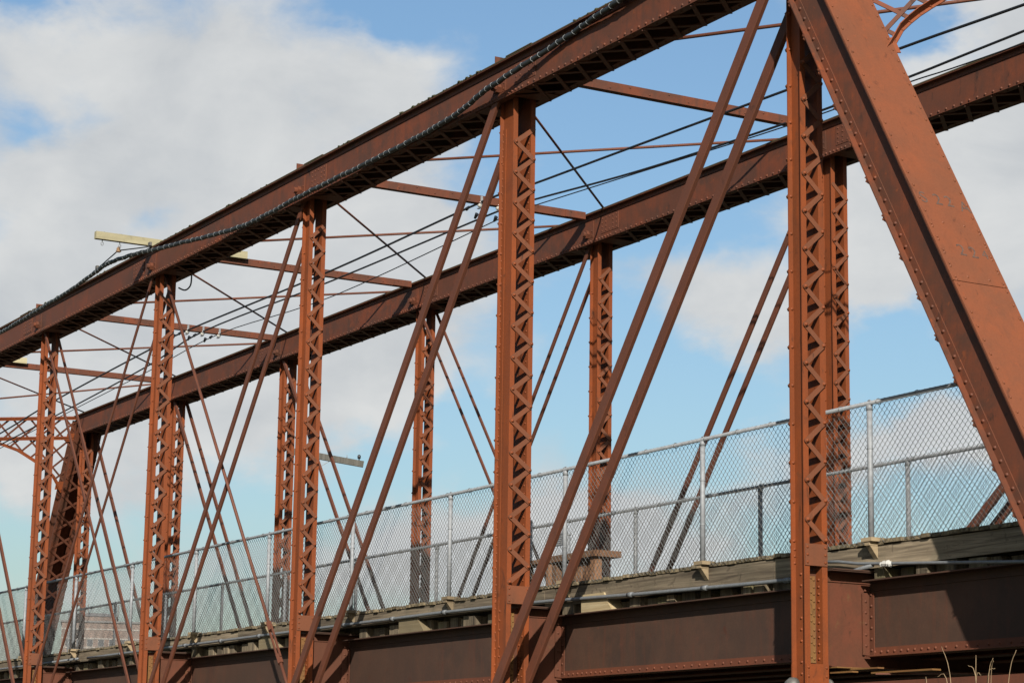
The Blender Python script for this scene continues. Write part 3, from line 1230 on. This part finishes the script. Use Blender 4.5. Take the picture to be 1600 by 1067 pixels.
def fence(y, xs, zrail, zdeck, label, bracket, mesh_side, tall=()):
    f = thing('chain_link_fence', (xs[0], y, zdeck), label, 'fence')
    x0, x1 = xs[-1], xs[0]
    rl = MB().mat(M['galv'])
    rl.tube([(x0 - .05, y, zrail), (x1 + .05, y, zrail)], .0215, 10)
    put('top_rail', rl, f, True)
    bl = {}
    for i, xx in enumerate(xs):
        pm_ = MB().mat(M['galv'])
        pm_.tube([(xx, y, zdeck), (xx, y, zrail - .02)], .030, 10)
        p = put('fence_post', pm_, f, True)
        cp = MB().mat(M['galv'])
        ring = [(xx + .031 * math.cos(a), y, zrail + .031 * math.sin(a)) for a in [math.pi * k / 6 for k in range(13)]]
        cp.tube(ring, .008, 5)
        put('rail_loop', cp, p, True)
        cp = MB().mat(M['galv'])
        cp.tube([(xx, y, zrail - .075), (xx, y, zrail - .018)], .034, 10)
        put('post_cap', cp, p, True)
        for zz in (zdeck + .45, zdeck + .95):
            cp = MB().mat(M['galv'])
            cp.tube([(xx, y, zz - .006), (xx, y, zz + .006)], .0335, 8)
            put('tie_band', cp, p, True)
        if bracket:
            br = MB().mat(M['bracket'])
            br.box(xx - .085, xx + .085, RY - .125, RY + .06, zdeck - .006, zdeck + .034)
            br.box(xx - .04, xx + .04, RY - .115, RY - .002, zdeck - .045, zdeck - .0065)
            br.add([(xx - .035, RY - .105, zdeck - .0455), (xx - .035, RY - .002, zdeck - .0455), (xx - .035, RY - .002, zdeck - .175),
                    (xx + .035, RY - .105, zdeck - .0455), (xx + .035, RY - .002, zdeck - .0455), (xx + .035, RY - .002, zdeck - .175)],
                   [(0, 1, 2), (3, 5, 4), (0, 2, 5, 3), (1, 4, 5, 2), (0, 3, 4, 1)])
            put('post_bracket', br, p)
    for a, b in zip(xs[1:], xs[:-1]):
        L = round(b - a, 3)
        if L not in bl:
            bl[L] = bay_mesh(L, zrail - zdeck + .055, .080, 'chain_link_mesh')
        link('chain_link_mesh', bl[L], f, (a, y + mesh_side * .036, zdeck - .02), kind='stuff')
    # tie wires
    tw = MB().mat(M['wire'])
    xx = x1 - .4
    while xx > x0:
        ring = [(xx, y + mesh_side * .008 + .036 * math.cos(a), zrail + .030 * math.sin(a)) for a in [2 * math.pi * k / 8 for k in range(9)]]
        tw.tube(ring, .004, 4)
        xx -= .62
    put('tie_wires', tw, f, kind='stuff')
    return f


near_x = [round(.24 - 3.02 * k, 3) for k in range(-1, 14)]
fence(.868, near_x, 5.722, 4.30, 'near galvanised chain-link fence with its posts standing on tan wooden brackets', True, 1)
far_x = [round(-.04 - 3.05 * k, 3) for k in range(-1, 14)]
fence(4.10, far_x, 5.795, 4.302, 'galvanised chain-link fence on the far side of the walkway, seen through the nearer fence', False, -1)

# ------------------------------------------------------------------ things on the deck
ns = thing('notice_sign', (-11.16, 4.04, 5.58), 'small dark grey square notice fixed to the far fence above the brown table', 'sign')
mb = MB().mat(M['notice'])
mb.box(-11.36, -10.98, 4.035, 4.045, 5.43, 5.62)
pl_ = put('plate', mb, ns)
for k in range(5):
    mb = MB().mat(M['board'])
    mb.box(-11.33, -11.03 - .06 * (k % 2), 4.0315, 4.0345, 5.455 + k * .03, 5.461 + k * .03)
    put('printed_line', mb, pl_)
for (px, py, tall, rr, lab) in ((-12.05, 3.98, 5.86, .06, 'tall thick galvanised gate post beside the small grey notice'),
                                (-10.92, 3.98, 5.56, .06, 'short thick galvanised gate post right of the brown table')):
    gp = thing('gate_post', (px, py, 4.30), lab, 'post')
    mb = MB().mat(M['galv'])
    mb.tube([(px, py, 4.30), (px, py, tall)], rr, 12)
    put('tube', mb, gp, True)
    mb = MB().mat(M['galv'])
    mb.tube([(px, py, tall + .001), (px, py, tall + .02), (px, py, tall + .045)], [rr * 1.08, rr * 1.05, rr * .5], 12)
    put('cap', mb, gp, True)
tb_ = thing('wooden_table', (-11.5, 3.8, 4.30), 'dark brown wooden table between the two thick gate posts', 'table')
mb = MB().mat(M['bench'])
mb.box(-11.95, -11.05, 3.70, 4.0, 5.15, 5.21)
put('table_top', mb, tb_)
for a_, b_ in (((-11.85, 3.8, 4.30), (-11.75, 3.8, 5.149)), ((-11.5, 3.8, 4.30), (-11.72, 3.82, 5.149)), ((-11.1, 3.8, 4.30), (-11.12, 3.8, 5.149))):
    mb = MB().mat(M['bench'])
    mb.beam(a_, b_, .07, .07)
    put('leg', mb, tb_)

be = thing('wooden_bench', (-9.6, 3.4, 4.30), 'brown slatted wooden bench box at the foot of a far laced post', 'bench')
mb = MB().mat(M['bench'])
mb.box(-10.25, -9.02, 3.30, 3.75, 5.06, 5.15)
put('top_board', mb, be)
for px in (-10.2, -9.14):
    mb = MB().mat(M['bench'])
    mb.box(px - .06, px + .06, 3.34, 3.46, 4.30, 5.058)
    put('leg', mb, be)
for k in range(6):
    mb = MB().mat(M['bench'])
    mb.box(-10.08 + k * .145, -9.98 + k * .145, 3.40, 3.43, 4.42 + .02 * (k % 2), 5.0)
    put('slat', mb, be)
mb = MB().mat(M['bench'])
mb.box(-10.13, -9.21, 3.435, 3.47, 4.86, 4.98)
put('rail', mb, be)

# ------------------------------------------------------------------ conduit
cd = thing('conduit_pipe', (0, .87, 4.09), 'grey metal conduit pipe running along the weathered board below the near fence', 'pipe')
path = [(4.6, .86, 3.78), (2.5, .86, 3.915), (1.13, .86, 4.011), (.484, .862, 4.055), (.02, .868, 4.09), (-.3, .872, 4.135), (-.75, .876, 4.165)]
mb = MB().mat(M['conduit'])
mb.tube(path, .017, 10)
put('pipe', mb, cd, True)
mb = MB().mat(M['conduit'])


def zl(x):
    KP = ((1, 4.05), (-.2, 4.01), (-1.24, 4.008), (-4.07, 4.055), (-6.5, 4.115), (-9, 4.135), (-40, 4.13))
    for (xa, za), (xb, zb_) in zip(KP[:-1], KP[1:]):
        if x >= xb:
            return za + (zb_ - za) * (x - xa) / (xb - xa)
    return 4.13


mb.tube([(.25, .872, 4.06)] + [(-.1 - k * 1.0, .876, zl(-.1 - k * 1.0)) for k in range(0, 24)], .023, 10)
put('pipe', mb, cd, True)
mb = MB().mat(M['conduit'])
mb.tube([(-23.6, .868, 4.14), (-27, .868, 4.13), (-36, .868, 4.12)], .023, 8)
put('pipe', mb, cd, True)
for k in range(14):
    xx = -1.2 - k * 1.55
    c = MB().mat(M['conduit'])
    c.tube([(xx - .05, .876, zl(xx)), (xx + .05, .876, zl(xx))], .031, 10)
    put('coupling', c, cd, True)
fo = MB().mat(M['insul'])
pts = [(.484 + .02 * k - .09, .86 + random.uniform(-.006, .006), 4.055 - .0009 * k + random.uniform(-.006, .006)) for k in range(10)]
fo.tube(pts, [.018, .03, .027, .034, .028, .033, .036, .026, .032, .018], 7)
put('taped_joint', fo, cd)

# ------------------------------------------------------------------ cables
def smooth_path(pts, n=10):
    P_ = [Vector(p) for p in pts]
    outp = []
    for i in range(len(P_) - 1):
        p0, p1, p2, p3 = P_[max(i - 1, 0)], P_[i], P_[i + 1], P_[min(i + 2, len(P_) - 1)]
        for k in range(n):
            t = k / n
            outp.append(0.5 * ((2 * p1) + (-p0 + p2) * t + (2 * p0 - 5 * p1 + 4 * p2 - p3) * t * t + (-p0 + 3 * p1 - 3 * p2 + p3) * t ** 3))
    outp.append(P_[-1])
    return outp


wpts = [(2.0, -.12, 11.22), (-1.5, -.12, 11.01), (-3.2, -.10, 10.862), (-4.43, -.05, 10.79), (-5.97, -.155, 10.605), (-7.4, -.052, 10.51),
        (-9.3, -.05, 10.48), (-11.93, -.13, 10.44), (-14.2, -.06, 10.48), (-16.55, -.29, 10.613), (-17.85, -.46, 10.695), (-18.45, -.54, 10.71), (-19.12, -.55, 10.735),
        (-19.9, -.53, 10.70), (-21.47, -.5, 10.633), (-25.26, -.5, 10.542), (-27.6, -.5, 10.60), (-30.5, -.56, 10.76), (-34, -.4, 10.6), (-40, -.15, 10.5)]
wp = smooth_path(wpts, 12)
wp = [q + Vector((0, random.uniform(-.006, .004), random.uniform(-.009, .009))) for q in wp]
wc = thing('wrapped_cable', wpts[0], 'thick black cable bound with pale lashing, hung along the near top chord', 'cable')
mb = MB().mat(M['wrap'])
mb.tube(wp, .035, 10)
put('cable_core', mb, wc, True)
# lashing: one band every ~0.13 m, each a slanted ring
ln = [0.0]
for a, b in zip(wp[:-1], wp[1:]):
    ln.append(ln[-1] + (b - a).length)


def at_len(s):
    for i in range(len(ln) - 1):
        if ln[i + 1] >= s:
            t = (s - ln[i]) / (ln[i + 1] - ln[i])
            return wp[i].lerp(wp[i + 1], t), (wp[i + 1] - wp[i]).normalized()
    return wp[-1], (wp[-1] - wp[-2]).normalized()


s_ = .1
bands = []
while s_ < ln[-1] - .1 and len(bands) < 290:
    bands.append(s_)
    s_ += .19 + random.uniform(-.045, .045)
ringm = MB().mat(M['band'])
ringm.tube([(.016 * math.cos(a + .5), .0358 * math.cos(a), .0358 * math.sin(a)) for a in [2 * math.pi * k / 10 for k in range(11)]], .0034, 4, False)
rme = ringm.mesh('lashing_band', True)
for s_ in bands:
    p, t = at_len(s_)
    q = t.to_track_quat('X', 'Z')
    o = link('lashing_band', rme, wc, p)
    o.rotation_euler = (q @ Matrix.Rotation(random.uniform(-1.4, 1.4), 4, 'X').to_quaternion()).to_euler()
# thin messenger strand under the cable where it hangs free
hook = Vector((-18.25, -.655, 10.80))
mb = MB().mat(M['cable'])
mb.tube([(-17.35, -.42, 10.72), hook, (-19.75, -.54, 10.735)], .011, 6)
put('messenger_wire', mb, wc, True)
mb = MB().mat(M['nut'])
for p in ((-17.35, -.42, 10.735), (-19.6, -.545, 10.745)):
    mb.box(p[0] - .04, p[0] + .04, p[1] - .02, p[1] + .02, p[2], p[2] + .06)
put('clip', mb, wc)


def crossarm(x, label):
    t = thing('timber_crossarm', (x + .115, .3, 10.94), label, 'crossarm')
    mb = MB().mat(M['cream'])
    mb.box(x + .068, x + .165, -1.10, 1.70, 10.937, 11.065)
    put('beam', mb, t)
    mb = MB().mat(M['galv'])
    for y in (-.97, -.655):
        mb.tube([(x + .115, y, 10.94), (x + .115, y, 10.89)], .009, 6)
        mb.tube([(x + .115, y + .022 * math.cos(a), 10.868 + .03 * math.sin(a)) for a in [2 * math.pi * k / 8 for k in range(9)]], .007, 5)
        mb.box(x + .085, x + .145, y - .03, y + .03, 11.0655, 11.075)
    put('eye_bolt', mb, t, True)
    mb = MB().mat(M['bronze'])
    mb.tube([(x + .10, -.655, 10.86), (x + .07, -.66, 10.82), (x + .05, -.655, 10.775)], [.02, .035, .025], 8)
    mb.box(x + .03, x + .11, -.69, -.62, 10.77, 10.80)
    put('hanging_hook', mb, t)


crossarm(-18.3, 'cream timber crossarm sticking out past the near chord with a bronze hook')
crossarm(-30.5, 'cream timber crossarm half hidden under the near top chord at the left edge')

# three wires below the struts
wires = [
    ('topmost and thickest of the three black wires strung through the bridge', .0185,
     [(9, 3.09, 10.05), (.29, 3.09, 10.42), (-1.94, 3.09, 10.515), (-7.56, 3.09, 10.70), (-10.49, 3.09, 10.79), (-12.15, 3.09, 10.862), (-17.56, 3.09, 10.80),
      (-24.35, 3.09, 10.85), (-26.5, 3.09, 10.785), (-32.4, 3.09, 10.546), (-36.5, 3.09, 10.29), (-44, 3.09, 9.9)]),
    ('middle one of the three black wires strung through the bridge', .0165,
     [(9, 3.42, 10.27), (-.09, 3.42, 10.28), (-2.16, 3.42, 10.28), (-4.58, 3.42, 10.32), (-8.07, 3.42, 10.485), (-11.1, 3.42, 10.715), (-12.3, 3.42, 10.77), (-18.26, 3.42, 10.78),
      (-24.33, 3.42, 10.86), (-27.36, 3.42, 10.62), (-33.4, 3.42, 10.333), (-44, 3.42, 9.9)]),
    ('thinnest and lowest of the three black wires strung through the bridge', .0095,
     [(9, 3.775, 10.1), (-.48, 3.775, 10.31), (-2.59, 3.775, 10.39), (-5.1, 3.775, 10.455), (-8.6, 3.775, 10.64), (-11.7, 3.775, 10.80), (-12.3, 3.775, 10.83), (-18.98, 3.775, 10.665),
      (-24.3, 3.775, 10.85), (-28.3, 3.775, 10.673), (-33.8, 3.775, 10.458), (-44, 3.775, 10.0)]),
]
for lab, r, pts in wires:
    t = thing('overhead_wire', pts[0], lab, 'wire', 'black wires strung through the bridge')
    mb = MB().mat(M['cable'])
    mb.tube(smooth_path(pts, 6), r, 8)
    put('wire_strand', mb, t, True)
    y = pts[0][1]
    for xn in (-12.2, -24.4):
        zz = 10.845
        cl = MB().mat(M['cable'])
        cl.tube([(xn - .75, y, zz - .03), (xn - .68, y, zz + .03)], [.02, .034], 7)
        cl.tube([(xn - .45, y + .01, zz + .01), (xn - .36, y + .01, zz + .03)], [.03, .02], 7)
        put('wire_clamp', cl, t)
WN = ('topmost', 'middle', 'lowest')
for xn, wh in ((-12.2, 'strut nearer the camera'), (-24.4, 'strut farther left')):
    for k, y in enumerate((3.09, 3.42, 3.775)):
        zz = 10.845
        t = thing('insulator', (xn, y, zz), 'white insulator of the %s black wire at the %s' % (WN[k], wh), 'insulator', 'insulators under the top struts')
        mb = MB().mat(M['insul'])
        mb.tube([(xn + .02, y, zz + .05), (xn + .02, y, zz + .02), (xn + .02, y, zz + .0), (xn + .02, y, zz - .035), (xn + .02, y, zz - .06)], [.02, .046, .034, .048, .022], 10)
        put('shell', mb, t, True)
        mb = MB().mat(M['galv'])
        mb.box(xn + .066, xn + .074, y - .02, y + .02, zz - .02, zz + .11)
        mb.box(xn - .05, xn + .066, y - .02, y + .02, zz - .075, zz - .064)
        put('bracket', mb, t)
# drop loop beside the third post
t = thing('drop_cable', (-17.75, .62, 10.4), 'short black cable loop hanging under the near chord beside the third laced post', 'cable')
mb = MB().mat(M['cable'])
mb.tube(smooth_path([(-17.9, .56, 10.62), (-17.9, .57, 10.42), (-17.92, .56, 10.27), (-18.0, .50, 10.20), (-18.1, .42, 10.25)], 6), .014, 7)
put('strand', mb, t, True)

# ------------------------------------------------------------------ far things
pb = Vector((-35.77, 10.89, 0))
t = thing('utility_pole', pb, 'grey timber utility pole beyond the bridge with a tilted crossarm and one dark insulator', 'pole')
mb = MB().mat(M['pole'])
mb.tube([(pb.x, pb.y, 0), (pb.x, pb.y, 5), (pb.x, pb.y, 10.9)], [.16, .14, .11], 12)
put('shaft', mb, t, True)
dv = Vector((-35.105, 12.30, 10.10)) - Vector((-35.567, 11.331, 10.27))
dv = Vector((dv.x, dv.y, dv.z)).normalized()
c0 = Vector((-35.76, 10.90, 10.36)) + Vector((.14, -.06, 0))
c1 = c0 + dv * 1.62
cb = c0 - dv * .35
mb = MB().mat(M['pole'])
mb.beam(cb, c1, .10, .16)
arm = put('crossarm', mb, t)
for s_, dark in ((.42, False), (1.18, False), (1.50, True)):
    p = c0 + dv * s_ + Vector((0, 0, .08))
    mb = MB().mat(M['cable'] if dark else M['galv'])
    if dark:
        mb.tube([p, p + Vector((0, 0, .04)), p + Vector((0, 0, .05)), p + Vector((0, 0, .12)), p + Vector((0, 0, .15))], [.015, .015, .042, .045, .02], 9)
    else:
        mb.tube([p, p + Vector((0, 0, .09))], .011, 6)
    put('insulator' if dark else 'pin', mb, arm, True)
mb = MB().mat(M['galv'])
mb.beam(c0 + dv * .75 + Vector((0, 0, -.06)), (pb.x + .1, pb.y - .05, 9.72), .035, .012)
put('brace', mb, t)

# brick building far off behind the end of the bridge
ang = math.radians(30)
bx = Vector((-404.0, 139.0, 0))
ux = Vector((0.34, 0.94, 0)).normalized()
uy = Vector((-ux.y, ux.x, 0))
bd = thing('brick_building', bx, 'distant dull brick building with pale bands, seen through the fences at lower left', 'building')


def bfr(x, y, z):
    return bx + ux * x + uy * y + Vector((0, 0, z))


mb = MB().mat(M['brick'])
mb.box(-8.2, 7.2, 0, 12, 0, 33.0, bfr)
mb.box(-5.5, 2.0, .5, 11, 33.0, 34.2, bfr)
put('wall', mb, bd)
mb = MB().mat(M['roof'])
mb.box(-8.5, 7.5, -.3, 12.3, 32.98, 33.3, bfr)
mb.add([tuple(bfr(*q)) for q in ((-5.7, .3, 34.2), (2.2, .3, 34.2), (2.2, 11.2, 34.2), (-5.7, 11.2, 34.2), (-3.5, 3, 35.0), (0, 3, 35.0), (0, 9, 35.0), (-3.5, 9, 35.0))], box_faces(0))
put('roof', mb, bd)
for k in range(8):
    mb = MB().mat(M['stone'])
    mb.box(-8.3, 7.3, -.08, 0, 31.6 - k * 1.75, 31.85 - k * 1.75, bfr)
    put('stone_band', mb, bd)
for k in range(4):
    for j in range(7):
        fx = -7.4 + j * 2.05
        z0 = 28.4 - k * 3.5
        mb = MB().mat(M['stone'])
        mb.box(fx - .1, fx + 1.1, -.05, -.001, z0, z0 + 1.5, bfr)
        wnd = put('window', mb, bd)
        mb = MB().mat(M['pane'])
        mb.box(fx, fx + 1.0, -.09, -.055, z0 + .1, z0 + 1.4, bfr)
        put('pane', mb, wnd)
for xx in (-3.4, 2.2):
    mb = MB().mat(M['roof'])
    q0 = bfr(xx, 2, 33.2)
    mb.tube([q0, q0 + Vector((0, 0, 3.4))], .12, 6)
    put('roof_mast', mb, bd)

# dry twigs in front of the bridge, bottom right
sh = thing('bare_shrub', (7.35, -4.1, 0), 'bare dry twigs poking up in front of the girder at lower right', 'shrub')
tips = [(7.05, -4.0, 2.70, 7.17), (7.383, -4.0, 2.63, 7.40), (7.45, -4.02, 2.50, 7.41), (7.56, -4.0, 2.54, 7.50), (7.60, -4.05, 2.60, 7.545),
        (7.76, -4.0, 2.645, 7.70), (7.42, -4.1, 2.56, 7.47), (7.66, -4.1, 2.58, 7.60), (7.12, -4.1, 2.50, 7.20), (6.88, -4.0, 2.48, 6.93), (7.30, -4.3, 2.42, 7.28), (7.62, -4.2, 2.40, 7.55)]
for (tx, ty, tz, mx_) in tips:
    bx0 = 7.35 + (tx - 7.35) * .3
    pts = smooth_path([(bx0, -4.1, 0), (bx0 + (mx_ - bx0) * .6, -4.06, 1.3), (mx_, (ty - 4.05) / 2, 2.4 if tz > 2.45 else 2.2), (tx, ty, tz)], 5)
    mb = MB().mat(M['twig'])
    mb.tube(pts, [.0050 - .0034 * k / (len(pts) - 1) for k in range(len(pts))], 5)
    put('stem', mb, sh, True)
